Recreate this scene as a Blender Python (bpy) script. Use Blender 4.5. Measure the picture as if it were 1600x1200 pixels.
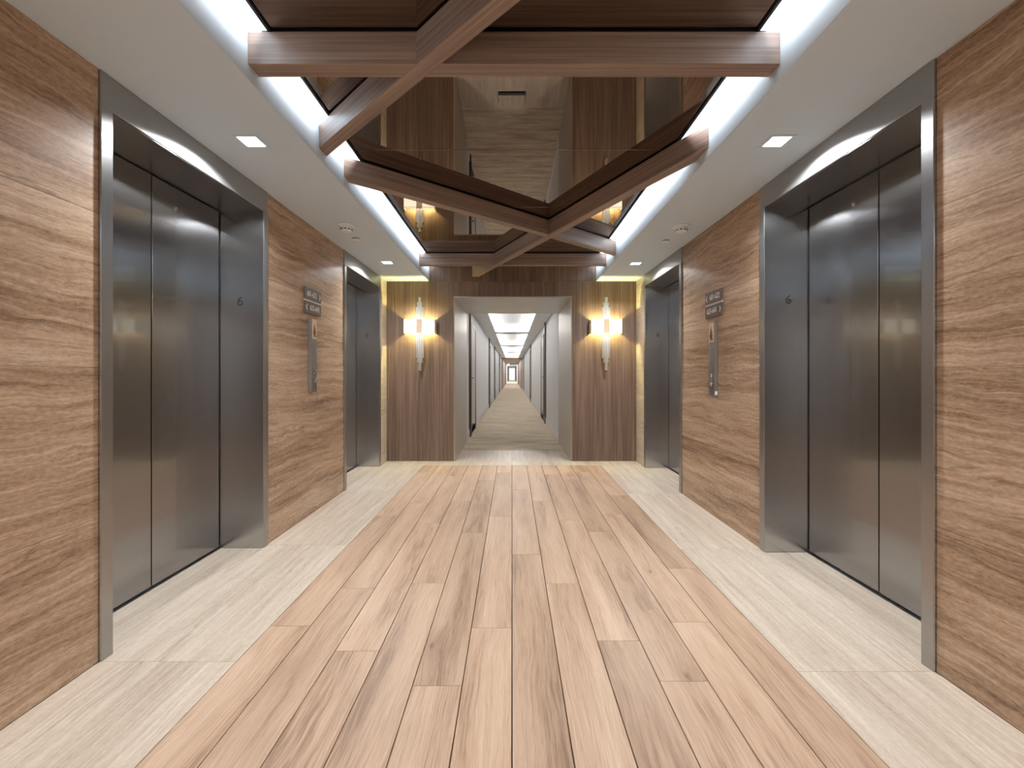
import bpy, bmesh, math, random
from mathutils import Vector, Matrix

random.seed(7)
for o in list(bpy.data.objects):
    bpy.data.objects.remove(o)
S = bpy.context.scene
COL = S.collection

def lin(r, g, b):
    f = lambda c: (c/255/12.92 if c/255 <= 0.04045 else ((c/255+0.055)/1.055)**2.4)
    return (f(r), f(g), f(b), 1.0)

# ------------------------------------------------------------ camera, world, light, exposure
CAM_H = 1.086
cam = bpy.data.cameras.new('camera')
cam.lens = 16.0; cam.sensor_width = 36.0; cam.shift_y = -0.01
cam.clip_start = 0.02; cam.clip_end = 200
camo = bpy.data.objects.new('camera', cam); COL.objects.link(camo)
camo.location = (0, 0, CAM_H); camo.rotation_euler = (math.pi/2, 0, 0)
S.camera = camo
S.view_settings.view_transform = 'Standard'
S.view_settings.look = 'None'
S.view_settings.exposure = 0.0
S.view_settings.gamma = 1.0
S.view_settings.use_curve_mapping = False
w = bpy.data.worlds.new('world'); S.world = w; w.use_nodes = True
w.node_tree.nodes['Background'].inputs[0].default_value = (0.9, 0.95, 1, 1)
w.node_tree.nodes['Background'].inputs[1].default_value = 0.05

WL, WR = 1.558, 1.545           # lobby wall faces left / right of the camera
CE = 2.235                      # soffit height
YB, YF = -2.4, 5.66             # back and front wall of the lobby
SL, SR = 1.03, 1.045            # soffit inner edges
MZ = 2.428                      # mirror underside
TZ = 2.78                       # tray ceiling

def area(name, loc, size, power, direction=(0, 0, -1), color=(1, 1, 1), spread=180, along=(0, 1, 0)):
    l = bpy.data.lights.new(name, 'AREA'); l.shape = 'RECTANGLE'
    l.size, l.size_y = size; l.energy = power; l.color = color; l.spread = math.radians(spread)
    o = bpy.data.objects.new(name, l); COL.objects.link(o); o.location = loc
    z = -Vector(direction).normalized(); x = Vector(along); x = (x - z*x.dot(z)).normalized(); y = z.cross(x)
    o.rotation_euler = Matrix((x, y, z)).transposed().to_euler()     # the first size runs along this axis
    return o

WHITE_L = (0.93, 0.97, 1.0)
CORR_L = (1.0, 0.985, 0.96)
COVE_L = (0.90, 0.95, 1.0)
DOWN_W, COVE_W, CORR_W, SCON_W = 23, 33, 85, 16
DOWN = [(-1.288, 2.25), (1.31, 2.25), (-1.288, 4.70), (1.289, 4.74), (-1.288, -0.2), (1.31, -0.2)]
for x, y in DOWN:               # the light of the square soffit downlights
    area('downlight_light', (x, y, CE-0.006), (0.085, 0.085), DOWN_W, color=WHITE_L, spread=150)
for s, e in ((-1, SL), (1, SR)):  # LED strips lying on the mirror edge, washing the tray sides
    area('cove_light', (s*(e-0.093), (YB+YF)/2, MZ+0.052), (YF-YB-0.1, 0.02), COVE_W, (s, 0, -0.25), COVE_L, 170)
COFF = [(7.55, 12.15), (12.65, 17.85), (18.35, 23.15), (23.65, 28.0), (28.5, 31.6)]
CH = 2.205                      # corridor soffit height
for y0, y1 in COFF:             # LED strips in the corridor coffers
    for s in (-1, 1):
        area('coffer_light', (s*0.56, (y0+y1)/2, CH+0.045), (y1-y0-0.1, 0.04), CORR_W*(y1-y0)/5, (0, 0, 1), CORR_L)
    for yy in (y0-0.05, y1+0.05):
        area('coffer_end_light', (0, yy, CH+0.045), (0.9, 0.04), CORR_W*0.16, (0, 0, 1), CORR_L, along=(1, 0, 0))

# ------------------------------------------------------------ node helper and materials
class NT:
    def __init__(self, name):
        self.m = bpy.data.materials.new(name); self.m.use_nodes = True
        self.t = self.m.node_tree; self.b = self.t.nodes['Principled BSDF']
    def n(self, kind, **kw):
        nd = self.t.nodes.new(kind)
        for k, v in kw.items(): setattr(nd, k, v)
        return nd
    def put(self, sock, v):
        if isinstance(v, bpy.types.NodeSocket): self.t.links.new(v, sock)
        else: sock.default_value = v
    def coords(self, rnd=True):
        tc = self.n('ShaderNodeTexCoord')
        if not rnd: return tc.outputs['Object']
        oi = self.n('ShaderNodeObjectInfo')
        c = self.n('ShaderNodeCombineXYZ')
        for i, k in enumerate((37.0, 61.0, 83.0)):
            self.put(c.inputs[i], self.math('MULTIPLY', oi.outputs['Random'], k))
        a = self.n('ShaderNodeVectorMath', operation='ADD')
        self.put(a.inputs[0], tc.outputs['Object']); self.put(a.inputs[1], c.outputs[0])
        return a.outputs[0]
    def scale(self, v, s):
        a = self.n('ShaderNodeVectorMath', operation='MULTIPLY')
        self.put(a.inputs[0], v); a.inputs[1].default_value = s
        return a.outputs[0]
    def noise(self, v, s, scale=1.0, detail=4, rough=0.55, dist=0.0):
        nd = self.n('ShaderNodeTexNoise'); self.put(nd.inputs['Vector'], self.scale(v, s))
        nd.inputs['Scale'].default_value = scale; nd.inputs['Detail'].default_value = detail
        nd.inputs['Roughness'].default_value = rough; nd.inputs['Distortion'].default_value = dist
        return nd.outputs['Fac']
    def math(self, op, a, b=0.0, c=0.0, clamp=False):
        nd = self.n('ShaderNodeMath', operation=op, use_clamp=clamp)
        for i, x in enumerate((a, b, c)): self.put(nd.inputs[i], x)
        return nd.outputs[0]
    def smooth(self, v, a, b, lo=0.0, hi=1.0):
        nd = self.n('ShaderNodeMapRange', interpolation_type='SMOOTHSTEP')
        self.put(nd.inputs[0], v)
        for i, x in enumerate((a, b, lo, hi)): nd.inputs[i+1].default_value = x
        return nd.outputs[0]
    def ramp(self, v, stops):
        nd = self.n('ShaderNodeValToRGB'); self.put(nd.inputs[0], v)
        e = nd.color_ramp.elements
        while len(e) > 1: e.remove(e[-1])
        e[0].position, e[0].color = stops[0]
        for p, c in stops[1:]:
            x = e.new(p); x.color = c
        return nd.outputs[0]
    def mix(self, f, a, b, mode='MIX'):
        nd = self.n('ShaderNodeMix', data_type='RGBA', blend_type=mode)
        self.put(nd.inputs[0], f); self.put(nd.inputs[6], a); self.put(nd.inputs[7], b)
        return nd.outputs[2]
    def bump(self, h, dist, strength=1.0):
        nd = self.n('ShaderNodeBump'); self.put(nd.inputs['Height'], h)
        nd.inputs['Distance'].default_value = dist; nd.inputs['Strength'].default_value = strength
        self.put(self.b.inputs['Normal'], nd.outputs[0])
    def set(self, **kw):
        for k, v in kw.items(): self.put(self.b.inputs[k.replace('_', ' ')], v)
        return self.m

def plain(name, col, rough=0.5, metal=0.0, spec=0.5):
    t = NT(name)
    return t.set(Base_Color=col, Roughness=rough, Metallic=metal, **{'Specular_IOR_Level': spec})

def emis(name, col, strength):
    t = NT(name)
    return t.set(Base_Color=(0.8, 0.8, 0.8, 1), Emission_Color=col, Emission_Strength=strength, Roughness=0.4)

def travertine(name, cols, axis, rough, spec=0.4, amp=0.13, con=1.0):
    """veins run along Y; axis is the direction across them (2 = up a wall, 0 = across a floor)"""
    t = NT(name); p = t.coords()
    def sc(al, ac):
        v = [ac*0.5, al, ac*0.5]; v[axis] = ac
        return tuple(v)
    w1 = t.math('SUBTRACT', t.noise(p, sc(1.1, 2.5), 1, 3, 0.55), 0.5)
    w2 = t.math('SUBTRACT', t.noise(p, sc(6.0, 14.0), 1, 4, 0.6), 0.5)
    w = t.math('ADD', t.math('MULTIPLY', w1, amp), t.math('MULTIPLY', w2, amp*0.30))
    sep = t.n('ShaderNodeSeparateXYZ'); t.put(sep.inputs[0], p)
    cmb = t.n('ShaderNodeCombineXYZ')
    for i in range(3):
        s = sep.outputs[i]
        if i == axis: s = t.math('ADD', s, w)
        t.put(cmb.inputs[i], s)
    q = cmb.outputs[0]
    big = t.noise(q, sc(0.35, 5.0), 1, 3, 0.6)
    mid = t.noise(q, sc(0.9, 24.0), 1, 6, 0.68)
    fine = t.noise(q, sc(2.6, 95.0), 1, 5, 0.7)
    grit = t.noise(p, sc(45.0, 120.0), 1, 3, 0.7)
    dev = lambda x, k: t.math('MULTIPLY', t.math('SUBTRACT', x, 0.5), k)
    f = t.math('ADD', t.math('ADD', dev(big, 0.50), dev(mid, 0.72)), t.math('ADD', dev(fine, 0.62), dev(grit, 0.42)))
    f = t.math('MULTIPLY_ADD', f, con, 0.5)
    c = t.ramp(f, [(0.26, cols[0]), (0.42, cols[1]), (0.56, cols[2]), (0.76, cols[3])])
    v = t.noise(q, sc(0.7, 8.0), 1, 4, 0.6)
    vein = t.math('SUBTRACT', 1.0, t.smooth(t.math('ABSOLUTE', t.math('SUBTRACT', v, 0.52)), 0.0, 0.016))
    vein = t.math('MULTIPLY', vein, t.smooth(t.noise(p, sc(1.3, 5), 1, 2), 0.45, 0.62))
    c = t.mix(t.math('MULTIPLY', vein, 0.45), c, cols[4])
    v2 = t.noise(q, sc(0.9, 15.0), 1, 4, 0.6)
    pale = t.math('SUBTRACT', 1.0, t.smooth(t.math('ABSOLUTE', t.math('SUBTRACT', v2, 0.48)), 0.0, 0.03))
    pale = t.math('MULTIPLY', pale, t.smooth(t.noise(p, sc(1.7, 4), 1, 2), 0.42, 0.6))
    c = t.mix(t.math('MULTIPLY', pale, 0.30), c, cols[3])
    t.bump(fine, 0.0006, 0.5)
    t.set(Base_Color=c, Roughness=rough)
    return t.set(**{'Specular_IOR_Level': spec})

M = {}
M['stone_wall'] = travertine('brown_travertine', [lin(122, 95, 74), lin(164, 134, 108), lin(187, 158, 132), lin(216, 191, 167), lin(96, 74, 58)], 2, 0.36, 0.3, 0.14, 1.08)
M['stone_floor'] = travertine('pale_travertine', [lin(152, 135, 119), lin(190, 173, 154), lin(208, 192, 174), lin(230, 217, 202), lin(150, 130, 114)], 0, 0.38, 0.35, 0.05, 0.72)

def oak():
    t = NT('pale_oak'); p = t.coords()
    oi = t.n('ShaderNodeObjectInfo')
    warp = t.noise(p, (4, 1.6, 1), 1, 3, 0.5)
    vo = t.n('ShaderNodeTexVoronoi', feature='F1'); t.put(vo.inputs['Vector'], t.scale(p, (6.0, 2.2, 0)))
    vo.inputs['Scale'].default_value = 1.0
    sp = t.n('ShaderNodeSeparateColor'); t.put(sp.inputs[0], vo.outputs['Color'])
    dens = t.math('GREATER_THAN', sp.outputs[0], 0.60)
    size = t.math('MULTIPLY_ADD', sp.outputs[1], 0.9, 0.35)
    d = t.math('DIVIDE', t.math('ADD', vo.outputs['Distance'], t.math('MULTIPLY', t.math('SUBTRACT', t.noise(p, (60, 22, 1), 1, 3), 0.5), 0.10)), size)
    knot = t.math('MULTIPLY', t.smooth(d, 0.01, 0.09, 1, 0), dens)
    halo = t.math('MULTIPLY', t.smooth(d, 0.03, 0.42, 1, 0), dens)
    sep = t.n('ShaderNodeSeparateXYZ'); t.put(sep.inputs[0], p)
    cmb = t.n('ShaderNodeCombineXYZ')
    xx = t.math('ADD', sep.outputs[0], t.math('MULTIPLY', warp, 0.07))
    t.put(cmb.inputs[0], t.math('ADD', xx, t.math('MULTIPLY', halo, 0.02)))
    t.put(cmb.inputs[1], sep.outputs[1]); t.put(cmb.inputs[2], sep.outputs[2])
    q = cmb.outputs[0]
    broad = t.noise(q, (10, 0.8, 1), 1, 3, 0.55)
    grain = t.noise(q, (150, 4.5, 1), 1, 5, 0.7)
    pore = t.noise(q, (480, 14, 1), 1, 2, 0.6)
    f = t.math('ADD', t.math('MULTIPLY', broad, 0.50), t.math('MULTIPLY', grain, 0.50))
    c = t.ramp(f, [(0.36, lin(146, 118, 96)), (0.46, lin(184, 153, 128)), (0.55, lin(199, 169, 143)), (0.68, lin(213, 186, 162))])
    c = t.mix(t.smooth(pore, 0.54, 0.70, 0, 0.25), c, lin(140, 112, 90))
    c = t.mix(t.math('MULTIPLY', halo, 0.32), c, lin(150, 116, 90))
    c = t.mix(t.math('MULTIPLY', knot, 0.7), c, lin(106, 80, 62))
    tint = t.ramp(oi.outputs['Random'], [(0, (0.88, 0.87, 0.86, 1)), (0.25, (0.97, 0.965, 0.96, 1)), (1, (1.06, 1.06, 1.06, 1))])
    c = t.mix(1.0, c, tint, 'MULTIPLY')
    t.bump(grain, 0.0004, 0.4)
    t.set(Base_Color=c, Roughness=t.smooth(grain, 0.3, 0.7, 0.36, 0.48))
    return t.set(**{'Specular_IOR_Level': 0.35})
M['oak'] = oak()

def veneer(name, s_al, axis, c0, c1, c2, rough=0.42):
    """fine straight-grained walnut veneer; axis = direction of the grain"""
    t = NT(name); p = t.coords()
    def sc(al, ac):
        v = [ac]*3; v[axis] = al
        return tuple(v)
    a = t.noise(p, sc(0.5, 9), 1, 2, 0.5)
    b = t.noise(p, sc(0.9, 75), 1, 4, 0.6)
    d = t.noise(p, sc(2.5, 260), 1, 2, 0.5)
    f = t.math('ADD', t.math('MULTIPLY', a, 0.25), t.math('ADD', t.math('MULTIPLY', b, 0.45), t.math('MULTIPLY', d, 0.30)))
    c = t.ramp(f, [(0.36, c0), (0.50, c1), (0.64, c2)])
    t.bump(d, 0.0004, 0.4)
    return t.set(Base_Color=c, Roughness=rough)
M['beam'] = veneer('walnut_beam', 1, 0, lin(112, 93, 82), lin(144, 121, 108), lin(168, 146, 131))
M['panel'] = veneer('walnut_wall_veneer', 1, 2, lin(80, 62, 51), lin(112, 90, 76), lin(144, 120, 103))

def steel(name, col, rough, aniso, wave=0.0, grain=True, rot=0.0):
    t = NT(name); p = t.coords()
    tg = t.n('ShaderNodeTangent', direction_type='UV_MAP'); tg.uv_map = 'UVMap'
    f = t.noise(p, (3, 3, 900), 1, 2, 0.5)
    t.set(Base_Color=t.mix(f, tuple(x*0.9 for x in col[:3])+(1,), tuple(min(1, x*1.1) for x in col[:3])+(1,)),
          Metallic=1.0, Roughness=rough, Anisotropic=aniso, Anisotropic_Rotation=rot)
    t.put(t.b.inputs['Tangent'], tg.outputs[0])
    if rough < 0.3: t.set(Coat_Weight=0.6, Coat_Roughness=0.04)
    if wave:
        t.bump(t.noise(p, (1.6, 2.2, 1.2), 1, 1, 0.4), wave, 1.0)
    return t.m
M['door_steel'] = steel('dark_brushed_steel', (0.31, 0.31, 0.315), 0.23, 0.88, 0.006)
M['jamb_steel'] = steel('brushed_steel_jamb', (0.50, 0.50, 0.505), 0.24, 0.88, 0.002)
M['frame_steel'] = steel('brushed_steel_frame', (0.42, 0.415, 0.41), 0.40, 0.8)
M['portal_steel'] = steel('satin_portal_steel', (0.66, 0.62, 0.575), 0.42, 0.4)
M['chrome'] = plain('polished_metal', (0.75, 0.74, 0.72, 1), 0.15, 1)
M['champagne'] = plain('champagne_edge', lin(190, 170, 150), 0.3, 1)
M['mirror'] = plain('bronze_mirror', (0.30, 0.24, 0.195, 1), 0.015, 1)
M['white'] = plain('white_paint', lin(208, 222, 234), 0.6)
M['corr_white'] = plain('corridor_paint', lin(236, 236, 236), 0.6)
M['fixture'] = plain('white_plastic', lin(232, 238, 242), 0.45)
M['black'] = plain('black_gap', lin(14, 14, 15), 0.6)
M['dark_trim'] = plain('dark_edge_trim', lin(38, 36, 38), 0.4)
M['bronze'] = plain('dark_bronze', lin(84, 73, 65), 0.45, 0.3)
M['sub'] = plain('dark_subfloor', lin(36, 28, 24), 0.9)
M['sign'] = plain('taupe_sign', lin(98, 86, 76), 0.45)
M['ink'] = plain('white_lettering', lin(236, 232, 226), 0.5)
M['placard'] = plain('cream_placard', lin(222, 196, 164), 0.45)
M['red'] = plain('red_brown_print', lin(168, 84, 52), 0.5)
M['char'] = plain('dark_print', lin(70, 48, 38), 0.5)
M['lens'] = emis('downlight_lens', (1, 0.98, 0.95, 1), 12)
M['shade'] = emis('sconce_glass', (1, 0.87, 0.60, 1), 1.9)
M['rod'] = plain('pale_nickel_rod', (0.93, 0.93, 0.91, 1), 0.3, 0.0)
M['green'] = emis('exit_green', (0.05, 0.8, 0.35, 1), 1.2)
M['leaf'] = plain('door_leaf_paint', lin(205, 198, 190), 0.5)
M['taupe'] = plain('taupe_panelling', lin(176, 156, 142), 0.5)
M['bright'] = emis('far_window_daylight', (0.95, 0.97, 1, 1), 0.8)

def carpet():
    t = NT('striated_carpet'); p = t.coords(False)
    a = t.noise(p, (1.3, 11, 1), 1, 4, 0.65, 0.4)
    b = t.noise(p, (5, 60, 1), 1, 3, 0.6)
    f = t.math('ADD', t.math('MULTIPLY', a, 0.6), t.math('MULTIPLY', b, 0.4))
    c = t.ramp(f, [(0.36, lin(162, 146, 126)), (0.50, lin(206, 190, 169)), (0.64, lin(230, 217, 198))])
    t.bump(b, 0.002, 0.5)
    return t.set(Base_Color=c, Roughness=0.95, **{'Specular_IOR_Level': 0.1})
M['carpet'] = carpet()

# ------------------------------------------------------------ mesh helpers
def uv_box(me):
    uv = me.uv_layers.new(name='UVMap')
    for poly in me.polygons:
        n = poly.normal; a = max(range(3), key=lambda i: abs(n[i]))
        for li in poly.loop_indices:
            co = me.vertices[me.loops[li].vertex_index].co
            uv.data[li].uv = (co.y, co.z) if a == 0 else (co.x, co.z) if a == 1 else (co.x, co.y)

def finish(name, bm, mat, parent=None, loc=(0, 0, 0), rotz=0.0, smooth=False):
    me = bpy.data.meshes.new(name); bm.to_mesh(me); bm.free()
    if smooth:
        for p in me.polygons: p.use_smooth = True
    uv_box(me)
    me.materials.append(M[mat])
    return link(name, me, parent, loc, rotz)

def link(name, me, parent=None, loc=(0, 0, 0), rotz=0.0):
    o = bpy.data.objects.new(name, me); COL.objects.link(o)
    loc = Vector(loc)
    if parent is not None:
        o.parent = parent
        p = parent
        while p is not None: loc = loc - p.location; p = p.parent
    o.location = loc; o.rotation_euler = (0, 0, rotz)
    return o

def add_box(bm, lo, hi, bev=0.0):
    lo, hi = [min(a, b) for a, b in zip(lo, hi)], [max(a, b) for a, b in zip(lo, hi)]
    r = bmesh.ops.create_cube(bm, size=1.0)
    for v in r['verts']:
        v.co = Vector([lo[i] if v.co[i] < 0 else hi[i] for i in range(3)])
    if bev:
        es = list({e for v in r['verts'] for e in v.link_edges})
        bmesh.ops.bevel(bm, geom=es, offset=bev, segments=1, affect='EDGES')

def box(name, lo, hi, mat, parent=None, bev=0.0015):
    lo, hi = [min(a, b) for a, b in zip(lo, hi)], [max(a, b) for a, b in zip(lo, hi)]
    c = Vector([(a+b)/2 for a, b in zip(lo, hi)])
    bm = bmesh.new(); add_box(bm, Vector(lo)-c, Vector(hi)-c, bev)
    return finish(name, bm, mat, parent, c)

def boxes(name, lst, mat, parent=None, bev=0.0, origin=(0, 0, 0)):
    bm = bmesh.new(); o = Vector(origin)
    for lo, hi in lst: add_box(bm, Vector(lo)-o, Vector(hi)-o, bev)
    return finish(name, bm, mat, parent, origin)

def lathe(name, prof, loc, mat, parent=None, axis='Z', seg=32, smooth=True):
    """profile of (radius, height) swept round axis"""
    bm = bmesh.new(); rings = []
    for r, h in prof:
        ring = []
        for k in range(seg):
            a = 2*math.pi*k/seg
            v = (r*math.cos(a), r*math.sin(a), h)
            if axis == 'X': v = (h, v[0], v[1])
            elif axis == 'Y': v = (v[0], h, v[1])
            ring.append(bm.verts.new(v))
        rings.append(ring)
    for a, b in zip(rings, rings[1:]):
        for k in range(seg): bm.faces.new((a[k], a[(k+1) % seg], b[(k+1) % seg], b[k]))
    bm.faces.new(rings[0][::-1]); bm.faces.new(rings[-1])
    bmesh.ops.recalc_face_normals(bm, faces=bm.faces)
    o = finish(name, bm, mat, parent, loc)
    if smooth:
        for p in o.data.polygons: p.use_smooth = len(p.vertices) == 4
    return o

def basis(right, up, out):
    return Matrix((right, up, out)).transposed()

def poly_plate(name, polys, loc, B, mat, parent, depth=0.001):
    """flat shapes given in the plane (right, up), extruded along out"""
    bm = bmesh.new()
    for pts in polys:
        f = [bm.verts.new(B @ Vector((x, y, 0))) for x, y in pts]
        t = [bm.verts.new(B @ Vector((x, y, depth))) for x, y in pts]
        bm.faces.new(t); bm.faces.new(f[::-1])
        for i in range(len(pts)):
            j = (i+1) % len(pts); bm.faces.new((f[i], f[j], t[j], t[i]))
    bmesh.ops.recalc_face_normals(bm, faces=bm.faces)
    return finish(name, bm, mat, parent, loc)

def text(name, body, size, loc, B, mat, parent, depth=0.001, sx=1.0):
    cu = bpy.data.curves.new('lettering', 'FONT'); cu.body = body; cu.size = size
    cu.align_x = 'CENTER'; cu.align_y = 'CENTER'; cu.extrude = depth; cu.resolution_u = 4
    tmp = bpy.data.objects.new('lettering', cu); COL.objects.link(tmp)
    dg = bpy.context.evaluated_depsgraph_get()
    me = bpy.data.meshes.new_from_object(tmp.evaluated_get(dg))
    bpy.data.objects.remove(tmp); bpy.data.curves.remove(cu)
    for v in me.vertices: v.co = B @ Vector((v.co.x*sx, v.co.y, v.co.z))
    me.materials.clear(); me.materials.append(M[mat]); me.name = name
    return link(name, me, parent, loc)

def empty(name, loc=(0, 0, 0)):
    o = bpy.data.objects.new(name, None); COL.objects.link(o); o.location = loc
    o.empty_display_size = 0.1
    return o

def thing(name, label, cat, loc=(0, 0, 0), group=None):
    return tag(empty(name, loc), label, cat, group)

def tag(o, label, cat, group=None):
    o['label'] = label; o['category'] = cat
    if group: o['group'] = group
    return o

def struct(o):
    o['kind'] = 'structure'
    return o

FACE_Y = basis(Vector((1, 0, 0)), Vector((0, 0, 1)), Vector((0, -1, 0)))     # read by someone looking along +Y
def FACE_X(s):                                                               # on the left (s=-1) or right (s=1) wall
    return basis(Vector((0, -s, 0)), Vector((0, 0, 1)), Vector((-s, 0, 0)))

# ------------------------------------------------------------ elevators' places
FW = 0.05                                   # width of a steel frame face
ELEV = [  # side, wall face, door plane, opening from, opening to, label
    (-1, WL, 1.822, 1.765, 2.838, 'nearer brushed steel elevator entrance in the left stone wall, number 6 on its jamb'),
    (1, WR, 1.803, 1.707, 2.770, 'nearer brushed steel elevator entrance in the right stone wall, number 6 on its jamb'),
    (-1, WL, 1.822, 4.258, 5.325, 'farther elevator entrance at left, past the sign, next to the wood wall'),
    (1, WR, 1.803, 4.180, 5.245, 'farther elevator entrance at right, past the sign, next to the wood wall'),
]

# ------------------------------------------------------------ floor
PW = 0.1735
NP = 6
floor = struct(boxes('floor', [((-2.1, YB-0.001, -0.12), (2.1, 7.2, -0.018)), ((-1.0, 7.2, -0.12), (1.0, 66.5, -0.018))], 'sub'))
PLK = 1.525
J = {-1: 0.420, -2: 0.060, -3: 0.836, -4: 0.258, -5: 0.779, -6: 0.435, 1: 1.212, 2: 0.829, 3: 0.326, 4: 0.083, 5: 0.465, 6: 1.015}
WOOD_END = 5.40
full_mesh = None
for k, j in J.items():
    x0 = (k-1)*PW if k > 0 else k*PW
    cuts = [YB]
    y = j - 4*PLK
    while y < WOOD_END:
        if YB+0.05 < y < WOOD_END-0.05: cuts.append(y)
        y += PLK
    cuts.append(WOOD_END)
    for a, b in zip(cuts, cuts[1:]):
        g, ge = 0.0017, 0.0009
        if abs(b-a-PLK) < 1e-4:
            if full_mesh is None:
                o = box('plank', (x0+g, a+ge, -0.016), (x0+PW-g, b-ge, 0), 'oak', floor, 0.0009); full_mesh = o.data
            else:
                link('plank', full_mesh, floor, (x0+PW/2, (a+b)/2, -0.008))
        else:
            box('plank', (x0+g, a+ge, -0.016), (x0+PW-g, b-ge, 0), 'oak', floor, 0.0009)
BX = NP*PW
for s, W, D, e0, e1, f0, f1 in ((-1, WL, 1.822, 1.717, 2.886, 4.208, 5.375), (1, WR, 1.803, 1.660, 2.818, 4.130, 5.295)):
    ends = [YB, -0.7, 0.5, e0, e1, f0, WOOD_END]
    for i, (a, b) in enumerate(zip(ends, ends[1:])):
        bm = bmesh.new()
        c = Vector((s*(BX+W)/2, (a+b)/2, 0))
        add_box(bm, Vector((s*(BX+0.0006), a+0.0006, -0.016))-c, Vector((s*(W-0.001), b-0.0006, 0))-c, 0.0006)
        if i in (3, 5):
            y0, y1 = (e0+FW, e1-FW) if i == 3 else (f0+FW, f1-FW)
            add_box(bm, Vector((s*(W-0.001), y0+0.001, -0.016))-c, Vector((s*(D-0.012), y1-0.001, 0))-c, 0)
        finish('stone_slab', bm, 'stone_floor', floor, c)
for x0, x1 in ((-WL+0.001, 0), (0, WR-0.001)):
    box('stone_slab', (x0+0.0008, WOOD_END+0.001, -0.016), (x1-0.0008, YF-0.001, 0), 'stone_floor', floor, 0.0006)
for x0, x1 in ((-0.715, 0), (0, 0.735)):
    box('stone_slab', (x0+0.0008, YF, -0.016), (x1-0.0008, 6.43, 0), 'stone_floor', floor, 0.0006)
carpet_o = struct(box('carpet', (-0.735, 6.432, -0.017), (0.735, 66.0, 0.004), 'carpet', None, 0))

# ------------------------------------------------------------ side walls with their stone panels
ROWS = [0.0, 0.53, 1.11, 1.69, CE]
for s, W, nm in ((-1, WL, 'wall_left'), (1, WR, 'wall_right')):
    es = [e for e in ELEV if e[0] == s]
    es.sort(key=lambda e: e[3])
    secs = [(YB, es[0][3]-FW), (es[0][4]+FW, es[1][3]-FW), (es[1][4]+FW, YF)]
    back = [((s*(W+0.02), a, -0.016), (s*(W+0.16), b, CE+0.6)) for a, b in secs]
    back += [((s*(W+0.02), e[3]-FW, CE), (s*(W+0.16), e[4]+FW, CE+0.6)) for e in es]
    back += [((s*(e[2]+0.045), e[3]-0.3, -0.016), (s*(e[2]+0.10), e[4]+0.3, CE+0.3)) for e in es]
    wall = struct(boxes(nm, back, 'black'))
    for a, b in secs:
        cols = [(a, b)] if b-a < 1.6 else [(a, b-2.4), (b-2.4, b-1.2), (b-1.2, b)] if b-a > 2.9 else [(a, (a+b)/2), ((a+b)/2, b)]
        if a == YB: cols = [(a, b-2.8), (b-2.8, b-1.6), (b-1.6, b)]
        for c0, c1 in cols:
            for z0, z1 in zip(ROWS, ROWS[1:]):
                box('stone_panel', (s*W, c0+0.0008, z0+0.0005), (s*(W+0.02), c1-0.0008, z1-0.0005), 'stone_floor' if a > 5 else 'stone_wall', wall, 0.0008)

# ------------------------------------------------------------ ceiling: soffits, tray
ceil = struct(boxes('ceiling', [((-2.0, YB-0.1, TZ), (2.0, YF+0.1, TZ+0.1))], 'white'))
box('soffit', (-WL-0.02, YB, CE), (-SL, YF, TZ), 'white', ceil, 0.002)
box('soffit', (SR, YB, CE), (WR+0.02, YF, TZ), 'white', ceil, 0.002)

# ------------------------------------------------------------ end walls
PL, PR, PT = -0.713, 0.735, 2.036        # portal opening
wf = struct(boxes('wall_front', [((-2.0, YF+0.03, -0.016), (PL-0.03, YF+0.16, TZ)), ((PR+0.03, YF+0.03, -0.016), (2.0, YF+0.16, TZ)),
                                ((PL-0.03, YF+0.03, PT+0.03), (PR+0.03, YF+0.16, TZ))], 'sub'))
G = 0.0008
for x0, x1, z0, z1 in ((-WL, PL-0.012, 0, CE), (PR+0.012, WR, 0, CE), (PL-0.012, PR+0.012, PT+0.012, CE), (-SL, SR, CE, TZ)):
    box('wood_panel', (x0+G, YF, z0+G), (x1-G, YF+0.03, z1-G), 'panel', wf, 0.001)
wb = struct(boxes('wall_back', [((-2.0, YB-0.16, -0.016), (-0.74, YB-0.03, TZ)), ((0.74, YB-0.16, -0.016), (2.0, YB-0.03, TZ)),
                               ((-0.74, YB-0.16, PT), (0.74, YB-0.03, TZ))], 'sub'))
for x0, x1, z0, z1 in ((-WL, -0.735, 0, CE), (0.735, WR, 0, CE), (-0.735, 0.735, PT, CE)):
    box('wood_panel', (x0+G, YB-0.03, z0), (x1-G, YB, z1-G), 'panel', wb, 0.001)
struct(boxes('wall_corridor_back', [((-0.94, -7.2, -0.016), (-0.74, YB-0.16, 2.4)), ((0.74, -7.2, -0.016), (0.94, YB-0.16, 2.4)), ((-0.94, -7.4, -0.016), (0.94, -7.2, 2.4)),
                                   ((-0.74, -7.2, CH), (0.74, YB-0.16, CH+0.15))], 'corr_white'))
struct(boxes('floor_corridor_back', [((-0.735, -7.2, -0.1), (0.735, YB-0.002, 0.004))], 'carpet'))
area('unseen_back_light', (0, -4.9, CH-0.01), (4.2, 0.5), 90, color=WHITE_L)  # lamp in the unseen corridor, added so the steel reflects something bright

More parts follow.
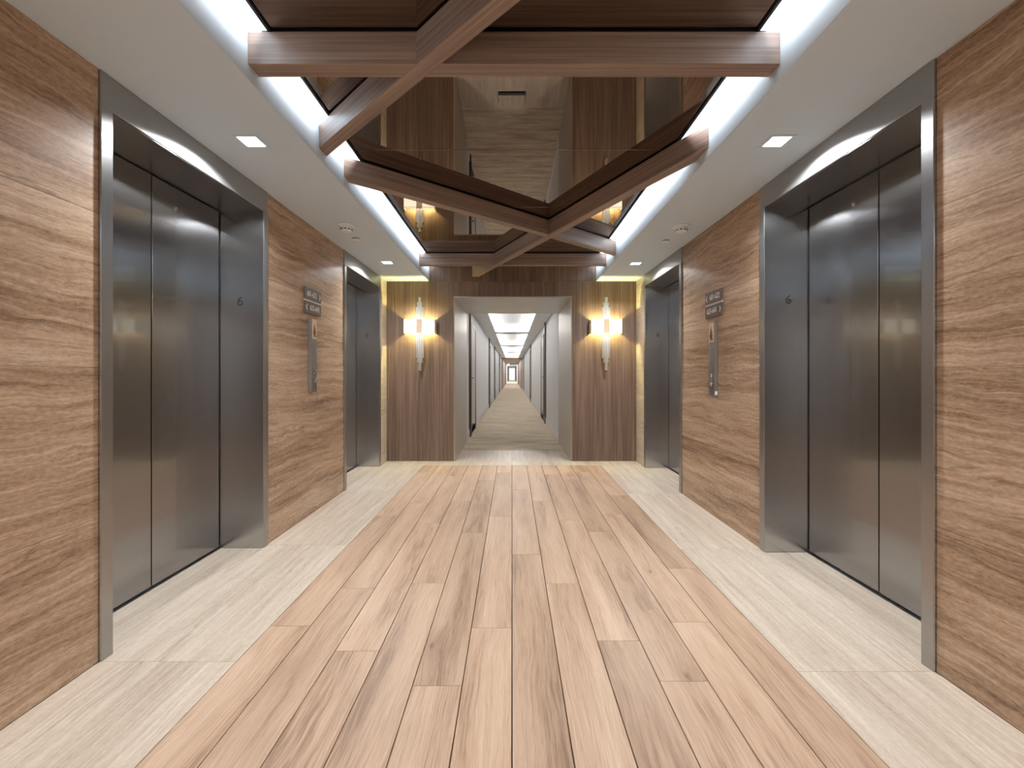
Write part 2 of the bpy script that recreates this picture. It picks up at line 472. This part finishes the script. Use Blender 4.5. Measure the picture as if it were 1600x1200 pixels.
# ------------------------------------------------------------ elevators
def elevator(s, W, D, y0, y1, label):
    ym = (y0+y1)/2
    t = thing('elevator_entrance', label, 'elevator', (s*W, ym, 0), 'elevator entrances off the lobby')
    fx = W-0.008
    OH = 2.10
    box('jamb', (s*fx, y0-FW, 0), (s*(D+0.045), y0, OH), 'jamb_steel', t, 0.0015)
    jb = box('jamb', (s*fx, y1, 0), (s*(D+0.045), y1+FW, OH), 'jamb_steel', t, 0.0015)
    box('header', (s*fx, y0-FW, OH+0.001), (s*(D+0.045), y1+FW, CE-0.001), 'frame_steel', t, 0.0015)
    for a, b in ((y0-FW, y0), (y1, y1+FW)):    # bright face strip of the frame
        box('frame_face', (s*(fx-0.003), a, 0.0), (s*fx, b-0.0, OH), 'frame_steel', t, 0.0008)
    box('head_shade_plate', (s*(fx+0.006), y0+0.001, OH-0.002), (s*(D-0.001), y1-0.001, OH+0.0005), 'door_steel', t, 0)  # added plate; darker steel stands in for the dark reflection under the header
    box('sill', (s*(D-0.012), y0, -0.016), (s*(D+0.04), y1, 0.001), 'frame_steel', t, 0.0006)
    for a, b in ((y0+0.009, ym-0.004), (ym+0.004, y1-0.009)):
        p = box('door_panel', (s*D, a, 0.010), (s*(D+0.03), b, OH-0.008), 'door_steel', t, 0.002)
        if b > ym+0.1:
            lathe('keyhole', [(0.013, 0), (0.013, 0.002), (0.006, 0.002), (0.006, 0.0005)], (s*D, ym+0.165*(1), 1.982), 'chrome', p, 'X', 16).scale = (-s, 1, 1)
    # floor number on the far jamb, facing the viewer, with its braille cell
    nx, nz = s*(W+0.137), 1.535
    pl = text('floor_number', '6', 0.078, (nx, y1-0.0005, nz), FACE_Y, 'black', jb, 0.0012)
    dots = []
    for i, (dx, dz) in enumerate(((0, 0), (0, 0.010), (0.010, 0.010), (0.024, 0), (0.024, 0.010), (0.034, 0))):
        dots.append(((nx-0.014+dx-0.002, y1-0.0022, nz-0.075+dz-0.002), (nx-0.014+dx+0.002, y1, nz-0.075+dz+0.002)))
    b = boxes('braille', dots, 'chrome', jb, 0.0006, (nx, y1, nz-0.07)); b['kind'] = 'stuff'
    return t
for e in ELEV: elevator(*e)

# ------------------------------------------------------------ portal into the corridor
PY = 7.2
pt = thing('portal_frame', 'satin steel lined portal opening from the wood wall into the white corridor', 'doorway', (0.01, YF, 0))
box('side_lining', (PL-0.028, YF+0.002, 0), (PL, PY, PT), 'portal_steel', pt, 0.001)
box('side_lining', (PR, YF+0.002, 0), (PR+0.028, PY, PT), 'portal_steel', pt, 0.001)
box('head_lining', (PL-0.028, YF+0.002, PT), (PR+0.028, PY, PT+0.028), 'portal_steel', pt, 0.001)
for lo, hi in (((PL-0.012, YF-0.008, 0), (PL, YF+0.002, PT)), ((PR, YF-0.008, 0), (PR+0.012, YF+0.002, PT)),
               ((PL-0.012, YF-0.008, PT), (PR+0.012, YF+0.002, PT+0.012))):
    box('edge_trim', lo, hi, 'champagne', pt, 0.001)

# ------------------------------------------------------------ mirror over the tray
mt = thing('mirror_ceiling', 'bronze tinted mirror ceiling above the wooden beams', 'mirror', (0, 2, MZ))
ML, MR = 0.940, 0.952
seams = [YB+0.02, -1.97, -1.03, -0.09, 0.85, 1.79, 2.726, 3.665, 4.61, YF-0.002]
for a, b in zip(seams, seams[1:]):
    box('mirror_panel', (-ML, a+0.0025, MZ), (MR, b-0.0025, MZ+0.008), 'mirror', mt, 0.001)
box('backing_board', (-ML, seams[0], MZ+0.0085), (MR, seams[-1], MZ+0.022), 'dark_trim', mt, 0)
for x0, x1 in ((-ML-0.012, -ML), (MR, MR+0.012)):
    box('edge_trim', (x0, seams[0], MZ-0.010), (x1, seams[-1], MZ+0.022), 'black', mt, 0.001)
hd = tag(empty('ceiling_slot_fixture', (0, 2.21, MZ)), 'small rectangular fixture with black slot set in the mirror ceiling', 'fixture')
box('slot', (-0.066, 2.168, MZ-0.004), (0.066, 2.188, MZ-0.0005), 'black', hd, 0.0005)
for q in (-1, 1):
    box('frame_edge', (q*0.067, 2.188, MZ-0.003), (q*0.0645, 2.25, MZ-0.0005), 'dark_trim', hd, 0)
box('cover', (-0.064, 2.19, MZ-0.003), (0.064, 2.25, MZ-0.0005), 'mirror', hd, 0.0004)

# ------------------------------------------------------------ beams under the mirror
BZ = 2.293
def beam(near, label, dz=0.0, wd=0.075, ends='x'):
    """near = two points of the edge nearer the viewer; ends cut square to x or to y walls"""
    a, b = Vector(near[0]), Vector(near[1])
    d = (b-a).normalized(); n = Vector((-d.y, d.x))
    if n.dot((a+b)/2) < 0: n = -n
    def cut(p, mode):
        q = p + n*wd
        k = (p.x-q.x)/d.x if mode == 'x' else (p.y-q.y)/d.y
        return q + d*k
    m = ends if isinstance(ends, tuple) else (ends, ends)
    quad = [a, b, cut(b, m[1]), cut(a, m[0])]
    c = sum(quad, Vector((0, 0)))/4; ang = math.atan2(d.y, d.x)
    R = Matrix.Rotation(-ang, 2)
    loc = [R @ (q-c) for q in quad]
    h0, h1 = BZ+dz, MZ-0.009
    bm = bmesh.new()
    lo = [bm.verts.new((p.x, p.y, h0-BZ)) for p in loc]; hi = [bm.verts.new((p.x, p.y, h1-BZ)) for p in loc]
    bm.faces.new(lo); bm.faces.new(hi)
    for i in range(4): bm.faces.new((lo[i], lo[(i+1) % 4], hi[(i+1) % 4], hi[i]))
    bmesh.ops.recalc_face_normals(bm, faces=bm.faces)
    bmesh.ops.bevel(bm, geom=list(bm.edges), offset=0.0015, segments=1, affect='EDGES')
    o = tag(finish('ceiling_beam', bm, 'beam', None, (c.x, c.y, BZ), ang), label, 'beam', 'walnut beams under the mirror')
    bm = bmesh.new(); L = min(abs(p.x) for p in loc) - 0.05
    add_box(bm, (-L, -wd/2+0.006, h1-BZ+0.0002), (L, wd/2-0.006, MZ-BZ-0.0008+dz*0.2))
    finish('mounting_strip', bm, 'black', o, (c.x, c.y, BZ))
    return o
XL, XR = -SL+0.001, SR-0.001
beam(((XL, 1.773), (XR, 1.773)), 'walnut beam spanning straight across the tray nearest the viewer', 0.0, 0.08)
beam(((XL, 1.400-XL), (XR, 1.400-XR)), 'slanted walnut beam crossing the nearest straight beam down to the left soffit', -0.0008, 0.070)
beam(((XL, 2.785), (XR, 4.57)), 'long slanted walnut beam running away from the left soffit to the right', 0.0, 0.072)
beam(((1.044, 2.415), (-0.494, YF-0.003)), 'slanted walnut beam from the right soffit ending at the wood wall', -0.0008, 0.076, ('x', 'y'))
beam(((XL, 5.04), (XR, 5.04)), 'farthest straight walnut beam, just before the wood wall', 0.0008, 0.08)

# ------------------------------------------------------------ fixtures in the soffits
DL = ['square downlight in the left soffit nearest the viewer', 'square downlight in the right soffit nearest the viewer',
      'square downlight at the far end of the left soffit', 'square downlight at the far end of the right soffit', None, None]
for (x, y), lb in zip(DOWN, DL):
    if lb is None:
        d = empty('downlight', (x, y, CE)); d.parent = ceil
    else:
        d = thing('downlight', lb, 'light', (x, y, CE), 'soffit downlights')
    r, q = 0.064, 0.046
    boxes('trim_ring', [((x-r, y-r, CE-0.003), (x+r, y-q, CE)), ((x-r, y+q, CE-0.003), (x+r, y+r, CE)),
                        ((x-r, y-q, CE-0.003), (x-q, y+q, CE)), ((x+q, y-q, CE-0.003), (x+r, y+q, CE))], 'white', d, 0.0006, (x, y, CE))
    box('lens', (x-q, y-q, CE-0.002), (x+q, y+q, CE), 'lens', d, 0)
for x, y, lb in ((-1.283, 3.52, 'white round smoke detector on the left soffit'), (1.317, 3.54, 'white round smoke detector on the right soffit')):
    t = thing('smoke_detector', lb, 'detector', (x, y, CE), 'smoke detectors')
    lathe('base', [(0.068, 0), (0.068, -0.010), (0.060, -0.016), (0.052, -0.017)], (x, y, CE), 'fixture', t)
    lathe('chamber', [(0.050, -0.017), (0.046, -0.028), (0.043, -0.044), (0.036, -0.050), (0.010, -0.051)], (x, y, CE), 'fixture', t)
    sl = []
    bm = bmesh.new()
    for k in range(10):
        a = 2*math.pi*(k+0.35)/10
        r = bmesh.ops.create_cube(bm, size=1)
        bmesh.ops.scale(bm, vec=(0.016, 0.006, 0.007), verts=r['verts'])
        bmesh.ops.translate(bm, vec=(0, 0.043, -0.036), verts=r['verts'])
        bmesh.ops.rotate(bm, cent=(0, 0, 0), matrix=Matrix.Rotation(a, 3, 'Z'), verts=r['verts'])
    v = finish('vent_slots', bm, 'black', t, (x, y, CE)); v['kind'] = 'stuff'
for x, y, lb in ((-1.326, 3.87, 'small white sprinkler cover disc on the left soffit'), (1.326, 3.93, 'small white sprinkler cover disc on the right soffit')):
    t = thing('sprinkler_cover', lb, 'sprinkler', (x, y, CE), 'sprinkler covers')
    lathe('collar', [(0.030, 0), (0.030, -0.006)], (x, y, CE), 'dark_trim', t)
    lathe('disc', [(0.034, -0.006), (0.034, -0.0085), (0.031, -0.010)], (x, y, CE), 'fixture', t)

# ------------------------------------------------------------ sconces on the wood wall
def sconce(x, label):
    zc0, zc1 = 1.583, 1.753
    t = thing('wall_sconce', label, 'lamp', (x, YF, zc0), 'wall sconces on the wood wall')
    hw, dp = 0.190, 0.100
    yb, yf = YF-0.002, YF-dp
    box('back_plate', (x-0.05, yb-0.010, zc0+0.02), (x+0.05, yb, zc1-0.02), 'rod', t)
    for s in (-1, 1):
        box('side_panel', (x+s*hw, yb, zc0), (x+s*(hw-0.004), yf, zc1), 'rod', t, 0.0006)
        g = box('glass_panel', (x+s*(hw-0.005), yf, zc0), (x+s*0.037, yf+0.006, zc1), 'shade', t, 0.0008)
    box('center_plate', (x-0.036, yf+0.001, zc0), (x+0.036, yf+0.006, zc1), 'placard', t, 0.0008)
    for z in (zc0, zc1):
        boxes('rim', [((x-hw, yf-0.0015, z-0.002), (x+hw, yf+0.001, z+0.002))], 'rod', t, 0.0005, (x, yf, z))
    for i, (dx, top, bot) in enumerate(((-0.042, 1.915, 1.275), (-0.0255, 1.975, 1.215), (-0.009, 2.035, 1.125), (0.009, 2.035, 1.115), (0.0255, 1.975, 1.215), (0.042, 1.915, 1.275))):
        yy = YF-0.055-(0.012 if abs(dx) < 0.01 else 0.006 if abs(dx) < 0.03 else 0)
        r = lathe('rod', [(0.0078, bot), (0.0078, top)], (x+dx, yy, 0), 'rod', t, seg=16)
        for zz in (bot, top):
            lathe('rod_cap', [(0.0082, -0.006), (0.0082, 0.006)], (x+dx, yy, zz), 'bronze', r, seg=12)
    for s in (-1, 1):
        l = bpy.data.lights.new('sconce_bulb', 'POINT'); l.energy = SCON_W; l.color = (1, 0.92, 0.40); l.shadow_soft_size = 0.012
        o = bpy.data.objects.new('sconce_bulb', l); COL.objects.link(o); o.location = (x+s*0.068, YF-0.060, (zc0+zc1)/2)
sconce(-1.134, 'glowing wall sconce with nickel rods left of the portal')
sconce(1.157, 'glowing wall sconce with nickel rods right of the portal')

# ------------------------------------------------------------ room signs and call stations
def room_sign(s, W, y0, y1, z0, z1, top, bottom, label):
    t = thing('direction_sign', label, 'sign', (s*W, (y0+y1)/2, z0), 'room number signs')
    x0, x1 = s*(W-0.002), s*(W-0.014)
    zm = z0+(z1-z0)*0.50; fx = s*(W-0.014); B = FACE_X(s); ym = (y0+y1)/2
    box('plate', (x0, y0, z0), (x1, y1, zm-0.005), 'sign', t, 0.001)
    box('plate', (x0, y0, zm+0.005), (x1, y1, z1), 'sign', t, 0.001)
    box('divider', (x0, y0, zm-0.005), (s*(W-0.012), y1, zm+0.005), 'ink', t, 0.0005)
    rt = Vector((0, -s, 0))
    for body, z, arrow in ((top[0], (zm+0.005+z1)/2, top[1]), (bottom[0], (z0+zm-0.005)/2, bottom[1])):
        c = Vector((fx, ym, z))
        text('lettering', body, 0.058, c - rt*0.025*arrow, B, 'ink', t, 0.001, 0.88)
        k = arrow; a = 0.022
        pts = [(-k*0.011, a), (-k*0.011+k*0.009, a), (k*0.016, 0), (-k*0.011+k*0.009, -a), (-k*0.011, -a), (k*0.006, 0)]
        poly_plate('arrow', [pts], c + rt*(0.112*k), B, 'ink', t)
    return t
room_sign(-1, WL, 3.398, 3.680, 1.545, 1.741, ('601-622', 1), ('623-643', -1), 'taupe room number sign on the left stone wall above the call station')
room_sign(1, WR, 3.325, 3.605, 1.520, 1.716, ('601-622', -1), ('623-643', 1), 'taupe room number sign on the right stone wall above the call station')

def call_station(s, W, y0, y1, z0, z1, label, tagmark=False):
    t = thing('call_station', label, 'elevator button panel', (s*W, (y0+y1)/2, z0), 'elevator call stations')
    x0, fx = s*(W-0.0015), s*(W-0.030); ym = (y0+y1)/2; B = FACE_X(s)
    box('housing', (x0, y0, z0), (fx, y1, z1), 'frame_steel', t, 0.002)
    pz0, pz1 = z1-0.150, z1-0.004
    pc = box('fire_placard', (fx, y0+0.008, pz0), (fx-s*0.002, y1-0.008, pz1), 'placard', t, 0.0006)
    f = Vector((fx-s*0.002, ym, (pz0+pz1)/2))
    flame = [(-0.020, -0.050), (0.018, -0.050), (0.026, -0.025), (0.017, -0.002), (0.019, 0.018), (0.008, 0.006), (0.002, 0.052), (-0.009, 0.020), (-0.016, 0.030), (-0.013, 0.004), (-0.026, -0.022)]
    poly_plate('flame', [flame], f, B, 'red', pc, 0.0008)
    fig = [[(-0.006+0.006*math.cos(a*math.pi/4), 0.008+0.006*math.sin(a*math.pi/4)) for a in range(8)],
           [(-0.012, 0.0), (0.001, 0.0), (0.004, -0.020), (0.010, -0.040), (0.003, -0.040), (-0.005, -0.024), (-0.012, -0.040), (-0.018, -0.040), (-0.012, -0.020)]]
    poly_plate('figure', fig, f + Vector((-s*0.0009, 0, 0)), B, 'char', pc, 0.0006)
    poly_plate('stairs', [[(-0.028, -0.058), (0.028, -0.058), (0.028, -0.046), (0.012, -0.046), (0.012, -0.051), (-0.006, -0.051), (-0.006, -0.055), (-0.028, -0.055)]], f, B, 'char', pc, 0.0007)
    for z in (z0+0.155, z0+0.092):
        lathe('button_bezel', [(0.023, 0), (0.023, 0.0012), (0.018, 0.0014)], (fx, ym, z), 'dark_trim', t, 'X', 24).scale = (-s, 1, 1)
        b = lathe('call_button', [(0.018, 0), (0.018, 0.002), (0.0155, 0.0035), (0.0135, 0.0035), (0.0135, 0.0025), (0.002, 0.003)], (fx, ym, z), 'chrome', t, 'X', 24)
        b.scale = (-s, 1, 1)
        up = z > z0+0.12; k = 1 if up else -1
        poly_plate('arrow_mark', [[(-0.006, -k*0.004), (0.006, -k*0.004), (0, k*0.006)]], Vector((fx-s*0.003, ym, z)), B, 'black', b, 0.0006).scale = (-s, 1, 1)
    if tagmark:
        box('sticker', (fx+s*0.006, y0-0.0008, z0+0.012), (fx+s*0.024, y0, z0+0.040), 'ink', t, 0.0002)
    else:
        pass
    return t
call_station(-1, WL, 3.473, 3.564, 0.944, 1.506, 'steel elevator call station with fire placard on the left stone wall')
call_station(1, WR, 3.411, 3.503, 0.915, 1.475, 'steel elevator call station with fire placard on the right stone wall', True)

# ------------------------------------------------------------ corridor beyond the portal
CL, CR = 0.738, 0.741
CY1 = 32.0
for s, W, nm in ((-1, CL, 'wall_corridor_left'), (1, CR, 'wall_corridor_right')):
    struct(box(nm, (s*W, PY, -0.016), (s*(W+0.2), CY1, CH+0.5), 'corr_white', None, 0))
for s, W, nm in ((-1, CL, 'baseboard_left'), (1, CR, 'baseboard_right')):
    struct(box(nm, (s*W, PY+0.01, 0.0045), (s*(W-0.012), CY1, 0.13), 'corr_white', None, 0.002))
cs = []
edges = [PY] + [v for c in COFF for v in c] + [CY1]
HW = 0.465
for i in range(0, len(edges), 2):
    cs.append(((-HW, edges[i], CH), (HW, edges[i+1], CH+0.02)))
cs += [((-CL, PY, CH), (-HW, CY1, CH+0.02)), ((HW, PY, CH), (CR, CY1, CH+0.02))]
cs += [((-CL, PY, CH+0.15), (CR, CY1, CH+0.4))]
for i in range(0, len(edges), 2):
    cs.append(((-CL, edges[i]+0.1 if i else PY, CH+0.02), (CR, max(edges[i+1]-0.1, edges[i]+0.2), CH+0.15)))
struct(boxes('ceiling_corridor', cs, 'corr_white'))
for y0, y1 in COFF:     # thin stepped lip round each coffer
    struct(boxes('trim_coffer', [((-HW, y0, CH-0.012), (-HW+0.02, y1, CH+0.03)), ((HW-0.02, y0, CH-0.012), (HW, y1, CH+0.03)),
           ((-HW, y0, CH-0.012), (HW, y0+0.02, CH+0.03)), ((-HW, y1-0.02, CH-0.012), (HW, y1, CH+0.03))], 'corr_white', None, 0, (0, y0, CH)))
dn = 0
def guest_door(s, W, yf, y1):
    """a full-height dark fin and, behind it, a dark framed door leaf"""
    global dn
    dn += 1
    t = struct(empty('door_%d' % dn, (s*W, y1-0.5, 0)))
    box('fin', (s*(W-0.036), yf, 0.0045), (s*W, yf+0.07, CH), 'bronze', t, 0.001)
    y0 = y1-0.93
    fd = 0.022
    box('frame', (s*(W-fd), y0-0.06, 0.0045), (s*W, y0, 2.0), 'bronze', t, 0.001)
    box('frame', (s*(W-fd), y1-0.06, 0.0045), (s*W, y1, 2.0), 'bronze', t, 0.001)
    box('frame', (s*(W-fd), y0-0.06, 1.94), (s*W, y1, 2.0), 'bronze', t, 0.001)
    leaf = box('leaf', (s*(W-0.012), y0, 0.008), (s*(W-0.001), y1-0.06, 1.94), 'leaf', t, 0.001)
    boxes('handle', [((s*(W-0.05), y0+0.10, 1.0), (s*(W-0.012), y0+0.12, 1.02)), ((s*(W-0.05), y0+0.06, 1.0), (s*(W-0.04), y0+0.20, 1.02))], 'chrome', leaf, 0.002, (s*(W-0.02), y0+0.1, 1.0))
for yf, y1 in ((7.80, 9.05), (14.36, 15.35), (18.7, 19.8), (25.9, 27.0)): guest_door(-1, CL, yf, y1)
for yf, y1 in ((9.86, 11.38), (17.6, 18.7), (28.0, 29.0)): guest_door(1, CR, yf, y1)

# second lobby portal and the far end of the building
E0, E1 = CY1, 48.0
OW = 0.47
struct(boxes('wall_far_portal', [((-1.0, E0, -0.016), (-0.66, E1, 2.7)), ((0.66, E0, -0.016), (1.0, E1, 2.7)), ((-0.66, E0, 2.13), (0.66, E1, 2.7)),
                                ((-0.66, E1-0.3, 0.004), (-OW-0.17, E1, 2.13)), ((OW+0.17, E1-0.3, 0.004), (0.66, E1, 2.13))], 'taupe'))
struct(boxes('wall_far_corridor', [((-1.0, E1, -0.016), (-0.70, 66, 2.7)), ((0.70, E1, -0.016), (1.0, 66, 2.7)), ((-0.7, E1, 2.35), (0.7, 66, 2.7)), ((-1, 66, -0.016), (1, 66.2, 2.7))], 'corr_white'))
struct(boxes('trim_far_portal', [((-0.66, E1-0.36, 0.004), (-0.60, E1-0.3, 2.13)), ((0.60, E1-0.36, 0.004), (0.66, E1-0.3, 2.13)), ((-0.6, E1-0.36, 2.06), (0.6, E1-0.3, 2.13))], 'bronze'))
area('far_lobby_light', (0, 40, 2.12), (14, 0.8), 150, color=WHITE_L)
area('far_corridor_light', (0, 57, 2.34), (16, 0.8), 180, color=WHITE_L)
fdoor = struct(empty('door_%d' % (dn+1), (0, 65.9, 0)))
boxes('frame', [((-0.62, 65.9, 0.004), (-0.48, 66, 2.1)), ((0.48, 65.9, 0.004), (0.62, 66, 2.1)), ((-0.62, 65.9, 1.98), (0.62, 66, 2.1))], 'bronze', fdoor, 0, (0, 65.95, 0))
box('leaf', (-0.48, 65.93, 0.006), (0.48, 66, 1.98), 'leaf', fdoor, 0)
boxes('glazing', [((-0.36, 65.915, 1.05), (0.36, 65.93, 1.85)), ((-0.36, 65.915, 0.2), (0.36, 65.93, 0.95))], 'bright', fdoor, 0, (0, 65.92, 1))
ex = thing('exit_sign', 'small green exit sign hanging at the far end of the corridor', 'sign', (-0.42, 46, 2.0))
box('housing', (-0.55, 46, 1.90), (-0.25, 46.04, 2.08), 'fixture', ex, 0.002)
text('lettering', 'EXIT', 0.15, (-0.40, 46-0.001, 1.985), FACE_Y, 'green', ex, 0.002)
box('hanger', (-0.41, 46.01, 2.08), (-0.39, 46.03, 2.129), 'fixture', ex, 0.001)
